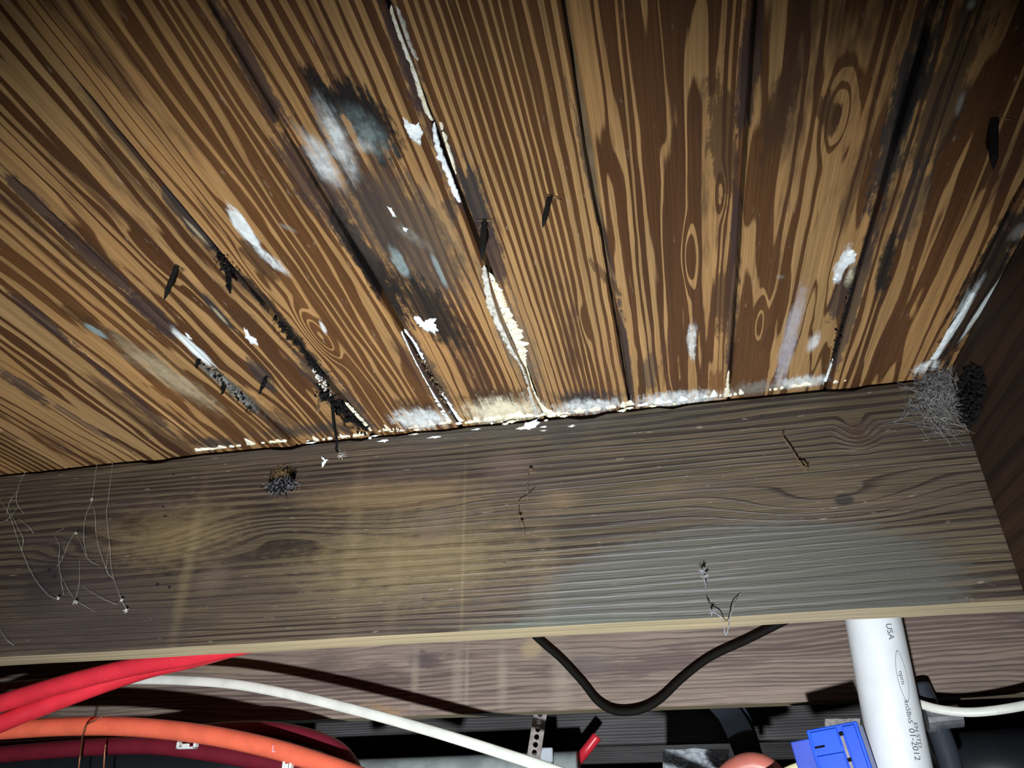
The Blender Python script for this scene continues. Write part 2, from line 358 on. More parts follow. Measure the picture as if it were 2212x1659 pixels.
J1S = [
 js(-80,1330,400,1310,300,(.040,.029,.028),.72,1.,1.4), js(50,1262,150,1250,110,(.022,.016,.018),.8,.9,.8), js(120,1375,440,1345,90,(.034,.024,.023),.7,.9,1.6),
 js(380,1180,560,1240,150,(.046,.032,.024),.5,.9,2.), js(420,1300,700,1270,100,(.042,.030,.024),.55,.9,2.),
 js(240,1170,520,1140,130,(.185,.128,.060),.5,1.,1.6), js(640,1230,1150,1190,170,(.190,.138,.065),.5,1.,1.6), js(640,1080,1060,1060,70,(.175,.112,.052),.5,.8,1.2),
 js(440,1000,440,1390,.1,OLV,.0), 
 js(1130,1330,2100,1240,330,(.056,.055,.048),.76,.14,.35), js(940,1385,1500,1345,70,(.058,.062,.048),.75,.25,.4),

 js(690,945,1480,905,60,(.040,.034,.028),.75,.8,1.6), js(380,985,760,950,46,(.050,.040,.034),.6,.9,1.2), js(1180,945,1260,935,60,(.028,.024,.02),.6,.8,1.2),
 js(1800,1080,1846,1078,26,(.018,.014,.012),.92,.4,.5), js(1838,915,1856,960,40,(.04,.022,.014),.85,.5,.9), js(1050,1080,1060,1330,30,OLV,.0),
 js(102,1231,110,1231,8,BLACK,.95,.3,.3),
 js(115,1245,123,1245,8,BLACK,.95,.3,.3),
 js(336,1262,344,1262,8,BLACK,.95,.3,.3),
 js(362,1268,370,1268,8,BLACK,.95,.3,.3),
 js(348,1094,356,1094,5,BLACK,.95,.3,.3),
 js(353,1115,361,1115,5,BLACK,.95,.3,.3),
 js(371,1025,379,1025,4,BLACK,.95,.3,.3),
 js(1641,899,1649,899,7,BLACK,.95,.3,.3),
 js(911,1293,919,1293,6,BLACK,.95,.3,.3),
 js(1086,1215,1094,1215,4,BLACK,.95,.3,.3),
 js(1040,1010,1160,1000,60,(.095,.062,.05),.5,.9,.8), js(920,1110,960,1160,90,(.10,.066,.05),.55,.8,1.2), js(880,1290,930,1280,60,(.085,.06,.045),.55,.8,1.2), js(420,1260,500,1240,60,(.1,.07,.05),.5,.8,1.), js(1170,1085,1250,1078,50,(.16,.10,.05),.4,1.,1.6),
]
for x, t, b, wd, op in ((440,1060,1380,26,.30), (780,980,1370,34,.16), (1005,1010,1370,8,.26), (860,1110,1370,30,.14), (1170,1090,1370,60,.12)):
    a, c = jpt(x, t), jpt(x, b); c.x = a.x; J1S.append(((a.x, a.z+DJ), (c.x, c.z+DJ), (jpt(x+wd/2, (t+b)/2)-jpt(x, (t+b)/2)).length, (.205,.155,.080), op, 1.2, .8, .3))
J1 = wood('joist_wood', 'x', 'zy', 0, 4.2, (.088,.064,.037), (.025,.016,.012), freq=150, amp=1.7, sx=14, sy=1.1, thr=(.35,.85), edge=.14, tone=(.62,1.2), fib=.5, bump=.6, grime=.55, gcol=(.040,.028,.024), wav=.5,
          rough=.52, spec=.35, mid=(.066,.047,.031), contrast=.95, stains=J1S,
          knots=[jk(330,1170,560,130,3.2), jk(620,1150,760,110,-2.2), jk(1850,935,120,110,2.2), jk(1800,1085,700,150,2.6), jk(800,1120,600,90,2.0), jk(180,1200,300,60,1.5)])
M_EDGE = wood('sawn_edge_wood', 'x', 'y', 0, 31.3, (.42,.335,.20), (.30,.24,.17), freq=110, amp=1.2, sx=14, sy=1.4, thr=(.45,.85), edge=.25, tone=(.85,1.1), rough=.6, spec=.25, bump=.15)
v, f = joist(DJ, -1.2, .62, J1)
JO1 = tag(obj('floor_joist', v, f, J1), 'wide stained brown joist with frayed hole directly under the boards', 'joist', 'floor joists')
# drilled hole with fibre
hc = jpt(610, 1030)
bmc = bmesh.new()
ring0 = []; 
for k in range(22):
    th = 2*math.pi*k/22; rr = .0138*(1+.32*nz(math.cos(th)*1.7, math.sin(th)*1.7, 3.))
    ring0.append((hc.x+rr*1.02*math.cos(th), hc.z+rr*.92*math.sin(th)))
cv = [Vector((x, DJ-.01, z)) for x, z in ring0]+[Vector((x, DJ+.03, z)) for x, z in ring0]
cut = obj('cutter', cv, [tuple(range(22))[::-1], tuple(range(22, 44))]+[(k, (k+1) % 22, 22+(k+1) % 22, 22+k) for k in range(22)], plain('hole_wood', (.055,.036,.022), .95, .05))
md = JO1.modifiers.new('hole', 'BOOLEAN'); md.operation = 'DIFFERENCE'; md.object = cut; md.solver = 'EXACT'
dg = bpy.context.evaluated_depsgraph_get(); nm = bpy.data.meshes.new_from_object(JO1.evaluated_get(dg)); JO1.modifiers.clear(); JO1.data = nm
bpy.data.objects.remove(cut); edge_mat(JO1)

S2, S3, S4 = DJ+.487, DJ+1.0, DJ+1.468
def j2s(*a, **k): return js(*a, Y=S2, **k)
J2S = [j2s(640,1450,760,1420,70,(.13,.095,.085),.7,.9,1.2), j2s(880,1420,960,1430,40,(.085,.06,.065),.8,.7,1.4), j2s(400,1430,560,1440,50,(.35,.27,.19),.6,.8,1.), j2s(770,1532,880,1548,40,(.42,.25,.13),.7,.6,2.2,.3),
       j2s(1140,1380,1160,1420,60,(.42,.31,.18),.7,.7,.6), j2s(1240,1430,1320,1440,50,(.15,.13,.125),.6,.9,1.)]
for x, wd in ((990,28), (1085,24), (1010,10), (900,20), (1210,50)):
    a, c = ypt(x, 1390, S2), ypt(x, 1540, S2); c.x = a.x; J2S.append(((a.x, a.z+S2), (c.x, c.z+S2), wd/2/F*1.1, (.40,.34,.26), .5, .9, .3, .3))
J2 = wood('second_joist_wood', 'x', 'zy', 0, 9.1, (.29,.218,.175), (.120,.080,.074), freq=150, amp=2.0, sx=13, sy=2.0, thr=(.25,.85), edge=.2, tone=(.7,1.2), fib=.3, bump=.3, grime=.7, gcol=(.105,.068,.064), wav=.8, rough=.6, spec=.25, contrast=.75, stains=J2S)
v, f = joist(S2, -2.2, .95, J2, nicks=False)
edge_mat(JO2 := obj('floor_joist', v, f, J2)); tag(JO2, 'pinkish grey weathered joist behind the red pipes', 'joist', 'floor joists')
J3 = wood('third_joist_wood', 'x', 'zy', 0, 14.6, (.17,.16,.16), (.075,.066,.072), freq=190, amp=1.2, sx=10, sy=1.6, thr=(.4,.8), edge=.2, tone=(.5,1.25), fib=.25, bump=.25, rough=.65, spec=.2)
v, f = joist(S3, -2.6, 1.5, J3, nicks=False)
tag(obj('floor_joist', v, f, J3), 'bluish grey joist crossed by the punched metal strap', 'joist', 'floor joists')
v, f = joist(S4, -3., 1.9, J3, nicks=False)
tag(obj('floor_joist', v, f, J3), 'farthest grey joist, a thin sliver above the rubbish', 'joist', 'floor joists')
XB = .2382
BK = wood('blocking_wood', 'y', 'zx', 0, 21.7, (.036,.019,.011), (.022,.012,.008), freq=60, amp=1.4, sx=12, sy=2., thr=(.4,.8), edge=.2, tone=(.7,1.2), rough=.7, spec=.15, bump=.2)
mb = MB(); mb.box(XB, XB+JT, -.5, DJ-.0008, ZCEIL-JD-.006, ZCEIL-.001)
bo = mb.build('blocking_board', BK); tag(bo, 'dark reddish brown blocking board set square to the stained joist', 'board')
bv = bo.modifiers.new('b', 'BEVEL'); bv.width = .002; bv.segments = 2

# soil under the house, out of the picture
fl = obj('floor', [(-3,-2,0),(3,-2,0),(3,4,0),(-3,4,0),(-3,-2,-.05),(3,-2,-.05),(3,4,-.05),(-3,4,-.05)], [(0,1,2,3),(4,5,6,7),(0,1,5,4),(1,2,6,5),(2,3,7,6),(3,0,4,7)], plain('soil', (.09,.065,.045), .95, .1, .3, 20., bump=.4))
fl['kind'] = 'structure'; fl['label'] = 'bare soil of the crawl space'

# ------------------------------------------------------------------ mold crusts and flaking patches on the boards
def crust_mat(name, a, b, c, k=(.42, .58)):
    t = NT(name, .85, .15); o = t.objc()
    n1 = t.noise(o, 160., 4., .6); n2 = t.noise(o, 700., 3., .6)
    col = t.mix(t.sstep(n1, k[0], k[1]), a, b); col = t.mix(t.sstep(n2, .60, .72), col, c); t.color(col)
    t.bump(t.math('ADD', n1, n2), .6, .0015); return t.m
M_CREAM = crust_mat('cream_mold', (.62,.56,.40), (.70,.68,.58), (.22,.18,.12))
M_WHITE = crust_mat('white_mold', (.60,.64,.66), (.74,.77,.77), (.40,.40,.38))
M_GREYC = crust_mat('grey_crust', (.40,.38,.33), (.55,.53,.47), (.05,.04,.03), (.4,.6))
def ribbon(path, mat, parent, seed, name='mold_crust', hgt=.0011, k=14, wob=.55, face='c', lump=False):
    """path: (px, py, left px, right px); a low crust with a torn outline on the boards (c) or the joist face (j)"""
    loc = cpt if face == 'c' else jpt
    nrm = Vector((0, 0, -1)) if face == 'c' else Vector((0, -1, 0))
    P = [loc(p[0], p[1]) for p in path]; sc_ = [(loc(p[0]+1, p[1])-loc(p[0]-1, p[1])).length/2 for p in path]
    L = spline(P, k); WL = spline([Vector((p[2]*s, p[3]*s, 0)) for p, s in zip(path, sc_)], k)
    vs, fs = [], []
    for i, p in enumerate(L):
        t = (L[min(i+1, len(L)-1)]-L[max(i-1, 0)]).normalized(); sd = t.cross(nrm)
        if (sd.x if face == 'c' and abs(sd.x) > .3 else (sd.y if face == 'c' else sd.z)) < 0: sd = -sd
        q = i*.9+seed*13.1
        l = max(.0001, WL[i].x*(1+wob*1.3*nz(q*.28, 1.)+wob*.4*nz(q*.8, 2.))); r = max(.0001, WL[i].y*(1+wob*1.3*nz(q*.3, 5.)+wob*.4*nz(q*.85, 6.)))
        if lump: lk = max(0, nz(q*.2, 3.)+.17); l *= 3.4*lk; r *= min(1., lk*6)*(.5+.9*abs(nz(q*.35, 4.)))
        e = min(1., i/2., (len(L)-1-i)/2.); l *= e; r *= e
        for s in (-1, -.8, -.4, 0, .4, .8, 1):
            off = sd*(s*l if s < 0 else s*r)
            h = hgt*(1-abs(s)**3)*(.55+.6*abs(nz(q*1.3, s*3.+9.))) if abs(s) < 1 else -.0008
            vs.append(p+off+nrm*(h*max(e, .15) if l+r > .0012 else -.0008))
    for i in range(len(L)-1):
        for j in range(6): fs.append((i*7+j, i*7+j+1, (i+1)*7+j+1, (i+1)*7+j))
    return obj(name, vs, fs, mat, parent, True)
def patch(out, mat, parent, seed, name='mold_patch', hgt=.0009, face='c'):
    loc = cpt if face == 'c' else jpt; nrm = Vector((0, 0, -1)) if face == 'c' else Vector((0, -1, 0))
    P = [loc(*p) for p in out]; Q = []
    for i, p in enumerate(P):
        n_ = P[(i+1) % len(P)]
        for j in range(7):
            q = p.lerp(n_, j/7); Q.append(q)
    c = sum(Q, Vector())/len(Q); n = len(Q); vs = []
    for k_, (s, h) in enumerate(((1.0, -.0006), (.94, .5), (.6, .9), (.25, 1.))):
        for i, q in enumerate(Q):
            j = 1+.42*nz(i*.45, seed*3.3)+.25*nz(i*1.3, seed*5.1) if s > .5 else 1.
            vs.append(c+(q-c)*s*j+nrm*(h if h < 0 else h*hgt*(.7+.5*nz(i*.7, k_*2., seed))))
    fs = [(r*n+i, r*n+(i+1) % n, (r+1)*n+(i+1) % n, (r+1)*n+i) for r in range(3) for i in range(n)]+[tuple(3*n+i for i in range(n))]
    return obj(name, vs, fs, mat, parent, True)
ribbon([(845,12,9,0),(872,90,9,1),(900,160,10,0),(925,235,11,0),(937,262,5,0)], M_CREAM, PLANK[11], 1)
ribbon([(855,15,0,6),(882,95,0,7),(902,135,0,5)], M_GREYC, PLANK[12], 2)
ribbon([(938,265,3,2),(944,300,9,3),(955,335,12,3),(970,375,9,4),(983,410,10,4),(996,440,5,2)], M_WHITE, PLANK[11], 3)
ribbon([(948,262,0,5),(962,310,0,6),(975,350,0,6),(985,380,0,3)], M_CREAM, PLANK[12], 4)
ribbon([(1046,575,6,3),(1054,610,12,3),(1064,650,16,2),(1078,690,15,1),(1094,725,13,1),(1108,755,11,0),(1128,790,6,0),(1140,820,6,0),(1148,850,7,0),(1160,885,10,0),(1168,902,12,0)], M_GREYC, PLANK[11], 5)
ribbon([(1056,590,0,5),(1068,630,0,15),(1082,670,0,18),(1096,705,0,22),(1112,740,0,22),(1122,768,0,16),(1136,795,0,3),(1150,840,0,3),(1166,875,0,6),(1178,898,0,24)], M_CREAM, PLANK[12], 6)
ribbon([(868,716,3,0),(882,745,5,0),(898,778,5,0),(915,810,5,0),(935,845,7,0),(952,872,14,0),(968,898,18,0),(978,910,16,0)], M_WHITE, PLANK[10], 7)
ribbon([(872,712,0,3),(890,735,0,5),(905,762,0,6),(918,785,0,4)], M_WHITE, PLANK[11], 8)
ribbon([(950,845,0,4),(968,872,0,5),(985,900,0,8),(994,912,0,12)], M_WHITE, PLANK[11], 9)
ribbon([(745,870,0,5),(765,893,0,6),(785,915,0,6),(802,933,0,6)], M_CREAM, PLANK[10], 10)
ribbon([(1574,800,3,2),(1572,830,5,3),(1571,850,9,7),(1570,857,10,12)], M_CREAM, PLANK[13], 11)
ribbon([(1360,866,6,6),(1364,876,14,12)], M_CREAM, PLANK[13], 12)
ribbon([(1800,775,2,1),(1790,805,3,2),(1782,826,5,4)], M_WHITE, PLANK[14], 13)
ribbon([(2105,630,3,5),(2075,680,3,6),(2045,730,3,7),(2015,780,4,8)], M_WHITE, PLANK[16], 14)
ribbon([(2100,645,5,0),(2060,705,6,0),(2020,765,9,0),(1998,796,12,0)], M_WHITE, PLANK[15], 15)
# lumpy edge where the boards meet the joist
for i, pts in ((9, [(420,966,5,6),(455,962,8,6),(500,957,7,5),(545,951,10,5),(590,947,6,5),(622,945,14,5)]), (9, [(660,947,4,4),(690,943,6,4),(720,940,5,3)]), (9, [(735,938,5,4),(765,935,6,4),(795,930,7,4)]),
               (10, [(815,925,4,5),(835,922,16,5),(855,920,12,5),(868,921,5,4)]), (10, [(880,918,3,4),(910,914,7,4),(945,909,12,4),(978,906,14,4)]), (11, [(1000,908,6,5),(1040,903,12,5),(1085,898,22,5),(1130,894,24,5),(1160,893,20,4)]),
               (12, [(1180,895,14,4),(1220,889,6,4),(1270,883,5,3),(1320,876,6,3),(1355,873,9,3)]), (13, [(1372,872,9,4),(1420,867,14,3),(1470,861,8,3),(1520,854,10,3),(1562,850,9,3)]),
               (14, [(1580,850,8,4),(1610,845,5,3)]), (14, [(1660,840,4,3),(1700,834,7,3),(1760,826,6,3)]), (15, [(1795,824,4,3),(1830,818,5,3)])):
    pts = [(x_, y_+7-max(0, x_-600)*.004, a_*1.15, b_*1.15) for x_, y_, a_, b_ in pts]
    ribbon(pts, M_CREAM if i != 13 else M_WHITE, PLANK[i], 20+i+pts[0][0]*.01, hgt=.0020, k=16, wob=.6, lump=True)
patch([(868,252),(878,258),(886,268),(893,270),(903,268),(914,292),(910,314),(900,313),(897,306),(888,300),(875,282)], M_WHITE, PLANK[11], 1)
patch([(890,678),(904,681),(914,697),(922,690),(938,686),(948,712),(943,725),(928,717),(912,711),(898,698)], M_WHITE, PLANK[11], 2)
patch([(836,445),(846,450),(856,468),(849,468)], M_WHITE, PLANK[11], 3); patch([(870,491),(880,494),(879,501),(871,498)], M_WHITE, PLANK[11], 4)
patch([(525,710),(533,712),(541,726),(553,732),(557,746),(541,741),(530,727)], M_WHITE, PLANK[9], 5); patch([(400,719),(408,724),(415,733),(406,731)], M_WHITE, PLANK[9], 6)
patch([(1840,536),(1852,546),(1847,566),(1828,580),(1814,584),(1822,560)], M_WHITE, PLANK[14], 7); patch([(1808,592),(1815,595),(1806,606),(1798,606)], M_WHITE, PLANK[14], 8)
patch([(1488,712),(1497,706),(1500,735),(1496,760),(1489,752),(1484,738)], M_WHITE, PLANK[13], 9, hgt=.0004)
patch([(1133,914),(1158,906),(1166,912),(1158,922),(1140,930),(1130,924)], M_WHITE, JO1, 30, hgt=.0012, face='j')
rf = random.Random(5)
for k in range(46):
    x = rf.uniform(640, 1500) if k % 3 else rf.uniform(1000, 1200); y = 1014-.104*x-.000006*x*x*0 + rf.choice((2, 6, 10, 18, 30, 42))*rf.uniform(.5, 1.); w_ = rf.uniform(3, 16); h_ = rf.uniform(1.2, 3.2)
    patch([(x-w_, y+w_*.11), (x-w_*.3, y-h_), (x+w_*.5, y-h_*1.2-w_*.06), (x+w_, y-w_*.11), (x+w_*.2, y+h_)], rf.choice((M_WHITE, M_CREAM, M_GREYC)), JO1, 40+k, hgt=.0007, face='j')

# ------------------------------------------------------------------ nails, debris, webs
M_NAIL = plain('rusted_nail', (.006,.005,.0045), .8, .2, .5, 400., bump=.5)
M_BLK = plain('black_debris', (.0065,.006,.006), .95, .1, .5, 500., bump=.5)
M_CRUMB = plain('brown_crumbs', (.10,.07,.04), .9, .15, .5, 500., bump=.5)
M_LEAF = plain('dry_flake', (.12,.07,.03), .8, .2, .4, 300.)
M_WEB = plain('web_silk', (.34,.32,.29), .8, .2, .3, 200.); M_WEBD = plain('dusty_silk', (.15,.15,.16), .9, .1, .4, 300.)
def nail(b, t, lab, r=.0017, bend=0.):
    B = cpt(*b); T = ypt(t[0], t[1], B.y)
    B = Vector((B.x, B.y, ZCEIL+.004)); m = MB()
    mid = B.lerp(T, .5)+Vector((bend, 0, 0))
    pts = spline([B, mid, T], 6); n = len(pts)
    m.tube(pts, [r*(1+.12*nz(i*.8, b[0])) * (1 if i < n-3 else (.75, .45, .12)[i-n+3]) for i in range(n)], 8)
    e = empty('nail', (B.x, B.y, ZCEIL), lab, 'nail', 'rusted nails through the boards')
    adopt(m.build('shank', M_NAIL, None, True), e)
    s = MB()                                            # torn splinters round the point of exit
    for k in range(5):
        th = random.uniform(0, 6.28); d = Vector((math.cos(th), math.sin(th), 0)); p = Vector((B.x, B.y, ZCEIL-.0002))+d*r*.8
        s.tube([p, p+d*random.uniform(.002,.005)+Vector((0, 0, -random.uniform(.001,.004)))], [.0007, .0001], 4)
    adopt(s.build('splinters', M_LEAF), e)
nail((383,575), (354,649), 'black rusty nail with torn splinters, beside the black flaky clump in the open seam')
nail((1191,425), (1172,492), 'short black nail poking from the orange board with close parallel grain')
nail((2153,255), (2146,368), 'thick black nail poking from the dark board near the blocking board', .0022)
nail((1047,478), (1041,562), 'black nail at the seam between the two stretches of white crust', .0020)
def crumbs(path, mat, n, size, lab, name='seam_debris', hang=.004, cat='debris', fib=0, spread=1.0):
    m = MB(); P = [cpt(x, y) for x, y in path]; L = spline(P, 12)
    ico = bmesh.new(); bmesh.ops.create_icosphere(ico, subdivisions=1, radius=1.); iv = [v.co.copy() for v in ico.verts]; ifc = [tuple(v.index for v in f.verts) for f in ico.faces]; ico.free()
    for k in range(n):
        p = random.choice(L)+Vector((random.gauss(0, .0014*spread), random.gauss(0, .002), -random.random()**2*hang+.001)); s = size*random.uniform(.4, 1.3)
        o3 = random.random()*50
        R3 = Matrix.Rotation(random.random()*6, 3, 'Z') @ Matrix.Rotation(random.random()*6, 3, 'X')
        m.add([p+(R3 @ Vector((v.x*s*.8, v.y*s*1.4, v.z*s*.6)))*(1+.45*nz(v.x*1.5+o3, v.y*1.5, v.z*1.5)) for v in iv], ifc)
    for k in range(fib):
        p = random.choice(L)+Vector((random.gauss(0, .0015), 0, .001)); q = [p]
        for j in range(4): q.append(q[-1]+Vector((random.gauss(0, .0018), random.gauss(0, .0018), -random.uniform(0, .0028))))
        m.tube(spline(q, 3), .00016, 4)
    o = m.build(name, mat); tag(o, lab, cat); return o
crumbs([(600,690),(660,760),(700,810)], M_BLK, 90, .0016, 'black crumbly debris packed in the widest open seam', fib=60)
crumbs([(690,830),(740,880),(790,925)], M_BLK, 110, .0020, 'black ragged clump round the hanging rootlet at the seam', hang=.010, fib=90, spread=1.5)
crumbs([(680,800),(700,835),(712,850)], M_GREYC, 26, .0020, 'pale grey flaky crumbs beside the hanging rootlet', hang=.005)
crumbs([(430,775),(490,830),(545,885)], M_BLK, 60, .0012, 'black crumbs in the white-streaked open seam left of the widest one', fib=30)
crumbs([(905,770),(935,815),(965,865)], M_CRUMB, 70, .0011, 'brown crumbs in the cracked seam edged with thin white mold')
crumbs([(1845,600),(1815,700),(1795,780)], M_BLK, 60, .0009, 'black crumbs in the seam beside the small white mold patch')
crumbs([(1060,600),(1090,690),(1115,750),(1140,810),(1165,880)], M_CRUMB, 90, .0008, 'brown crumbs in the split of the cream crust', hang=.002)
crumbs([(478,540),(492,565),(505,585)], M_BLK, 40, .0016, 'black flaky clump clinging to the open seam', hang=.008, fib=20)
def hanger(b, tip, mat, lab, name, n=26, size=.0012):
    """ragged flake hanging from the boards"""
    B = cpt(*b); T = ypt(tip[0], tip[1], B.y-.002); m = MB(); B.z += .001
    for k in range(3):
        q = [B.lerp(T, j/5)+Vector((random.gauss(0, .0006), random.gauss(0, .0008), 0)) for j in range(6)]
        q[0] = B.copy(); m.tube(spline(q, 3), [.0013*math.sin(.5+2.4*i/15)+.0002 for i in range(16)], 5, .45)
    for k in range(n):
        p = B.lerp(T, random.random()); d = Vector((random.gauss(0, 1), random.gauss(0, 1), random.gauss(-.4, .7))).normalized()
        m.tube([p, p+d*random.uniform(.001, .0035)], [.0005, .0001], 4)
    o = m.build(name, mat); tag(o, lab, 'debris'); return o
hanger((490,575), (496,632), M_BLK, 'black leaf-like scrap hanging below the flaky clump', 'hanging_scrap')
hanger((576,812), (560,850), M_BLK, 'black curled scrap hanging from the tan board near the hanging rootlet', 'hanging_scrap')
hanger((690,842), (686,890), M_LEAF, 'brown papery scrap hanging left of the rootlet', 'hanging_scrap')
hanger((430,775), (424,795), M_BLK, 'tiny black scrap at the white streak in the seam', 'hanging_scrap', 10)
hanger((483,830), (478,852), M_BLK, 'small black scrap hanging from the open seam below the white streak', 'hanging_scrap', 10)
# rootlet
e = empty('rootlet', cpt(716,858), 'thin black rootlet dangling from the seam in front of the joist', 'root')
B = cpt(716,858); yb = B.y
q = [Vector((B.x, B.y, ZCEIL+.002))]+[ypt(x, y, yb-.001*k) for k, (x, y) in enumerate(((719,885),(721,910),(725,935),(728,955),(727,972),(737,981)))]
m = MB(); L = spline(q, 6); m.tube(L, [.0017*(1+.5*nz(i*.6))*(1-.5*i/len(L)) for i in range(len(L))], 6); adopt(m.build('stem', M_BLK), e)
m = MB()
for k in range(60):
    p = random.choice(L[6:]); d = Vector((random.gauss(0,1), random.gauss(0,1), random.gauss(-.2,.8))).normalized(); m.tube([p, p+d*random.uniform(.001,.003)], [.00035,.0001], 4)
adopt(m.build('root_hairs', M_BLK), e)
m = MB()
for k in range(26):
    p = L[-1]+Vector((random.gauss(0,.0012),random.gauss(0,.0012),random.gauss(0,.001))); d = Vector((random.gauss(.5,.8), random.gauss(0,.6), random.gauss(-.3,.5))).normalized(); m.tube([p, p+d*random.uniform(.002,.005)], .00015, 4)
adopt(m.build('web_tuft', M_WEB), e)
# moth-like flake stuck to the joist
m = MB(); c = jpt(701, 997)
for a, b2 in (((-.003,.0045),(.0012,.0)), ((.0012,0),(.004,.001)), ((.0010,.0005),(-.0012,-.0055)), ((.0022,-.0005),(-.001,-.006))):
    m.tube([c+Vector((a[0],-.0012,a[1])), c+Vector(((a[0]+b2[0])/2,-.0022,(a[1]+b2[1])/2)), c+Vector((b2[0],-.0008,b2[1]))], [.0004,.0012,.0003], 5, .4)
tag(m.build('papery_flake', M_WHITE), 'small white papery flake stuck to the joist right of the frayed hole', 'flake')
# fibre tuft in the hole
e = empty('fibre_tuft', (hc.x, DJ, hc.z), 'black and grey frayed fibre tuft stuffed in the drilled hole', 'fibre')
for nm_, mt_, cnt, rr, sp in (('dark_fibres', M_BLK, 380, .00026, 1.), ('grey_fibres', M_WEBD, 200, .00016, 1.25), ('rust_fibres', M_LEAF, 60, .0002, .8)):
    m = MB()
    for k in range(cnt):
        p = Vector((hc.x+random.gauss(.0015,.0048)*sp, DJ+random.uniform(.001,.010), hc.z-.0075+random.gauss(0,.0028)))
        if nm_ == 'rust_fibres': p.z = hc.z+abs(random.gauss(.004,.003)); p.x -= .002
        q = [p, Vector((p.x+random.gauss(0,.001), DJ-random.uniform(.0005,.004), p.z+random.gauss(0,.001)))]; ang = random.gauss(-1.57, .75)
        for j in range(4):
            ang += random.gauss(0, .55); q.append(q[-1]+Vector((math.cos(ang), random.gauss(0,.3), math.sin(ang)))*random.uniform(.0007,.0020)); q[-1].y = min(q[-1].y, DJ-.0005)
        m.tube(spline(q, 3), rr, 4)
    adopt(m.build(nm_, mt_), e)
# webs on the left of the joist
def strands(name, lists, mat, lab, Y=DJ-.006, r=.00022, cat='cobweb', lumps=()):
    m = MB()
    for k, l in enumerate(lists):
        q = [ypt(x, y, Y if 0 < j < len(l)-1 else DJ-.0004) for j, (x, y) in enumerate(l)]
        L = spline(q, 8); L = [p+Vector((.0004*nz(i*.7,k), 0, .0004*nz(i*.7,k+9.))) for i, p in enumerate(L)]
        m.tube(L, [r*(1+.8*max(0, nz(i*.9, k*3.))) for i in range(len(L))], 4)
    for (x, y, s) in lumps:
        p = ypt(x, y, Y)
        for k in range(7):
            d = Vector((random.gauss(0,1), random.gauss(0,.5), random.gauss(0,1))).normalized(); m.tube([p-d*s*.5, p, p+d*s], [.0002,.0006,.0001], 4)
    return tag(m.build(name, mat), lab, cat)
strands('cobweb', [[(0,1080),(20,1112),(40,1170),(70,1242),(105,1286),(126,1294)], [(55,1018),(40,1052),(36,1085),(52,1110)], [(20,1100),(38,1140),(50,1165),(46,1190)], [(0,1130),(18,1120),(36,1098)], [(38,1060),(22,1082),(14,1110)], [(40,1120),(62,1138),(72,1152)], [(0,1360),(14,1382),(30,1394)]],
        M_WEB, 'cobweb strand curving down the joist to a black speck', r=.00013, lumps=[(126,1292,.002)])
strands('cobweb', [[(209,1003),(201,1065),(198,1082),(184,1120),(181,1165),(188,1200)], [(243,999),(234,1080),(230,1108),(236,1170),(242,1236),(260,1290),(276,1322)], [(206,1140),(214,1185),(234,1240)], [(198,1085),(205,1110),(207,1150)], [(165,1155),(178,1180),(190,1208),(214,1222)], [(172,1212),(171,1262),(161,1300)], [(115,1152),(128,1180),(127,1215),(133,1260),(138,1285)], [(128,1235),(158,1290),(205,1322)], [(178,1266),(215,1290),(252,1306)], [(143,1130),(136,1142),(120,1150)], [(236,1180),(230,1230),(244,1250)], [(165,1145),(150,1170),(135,1205),(122,1225)]],
        M_WEB, 'tangled cobweb of long hanging threads beside the single curving strand', r=.0001, lumps=[(198,1080,.002), (162,1300,.003), (262,1296,.002), (272,1318,.003), (164,1152,.0015)])
strands('dangling_twig', [[(1695,927),(1692,945),(1708,967),(1722,990),(1733,1005),(1747,1020)], [(1727,995),(1738,1000),(1748,1012)], [(1715,980),(1724,1000),(1740,1014)]], M_CRUMB, 'knobbly brown twig with web clinging to the joist below the knot', Y=DJ-.008, r=.0006, cat='twig', lumps=[(1730,1002,.003),(1742,1012,.0035),(1738,1008,.003)])
strands('dangling_twig', [[(1158,1050),(1140,1072),(1122,1084),(1120,1100),(1124,1122),(1130,1138),(1134,1160)], [(1147,1008),(1140,1040),(1140,1090)]], M_CRUMB, 'thin bent brown thread of debris on the middle of the joist', Y=DJ-.007, r=.0003, cat='twig', lumps=[(1146,1014,.003),(1122,1115,.003),(1126,1128,.0025)])
strands('insect_husk', [[(1518,1222),(1519,1240),(1524,1262),(1524,1282)], [(1524,1282),(1536,1318),(1556,1332),(1563,1352),(1568,1372),(1574,1352),(1582,1312),(1600,1280)]], M_WEBD, 'dark husk on a looping thread over the damp grey stain', Y=DJ-.012, r=.0004, cat='husk', lumps=[(1519,1235,.004),(1520,1245,.004),(1538,1322,.003)])
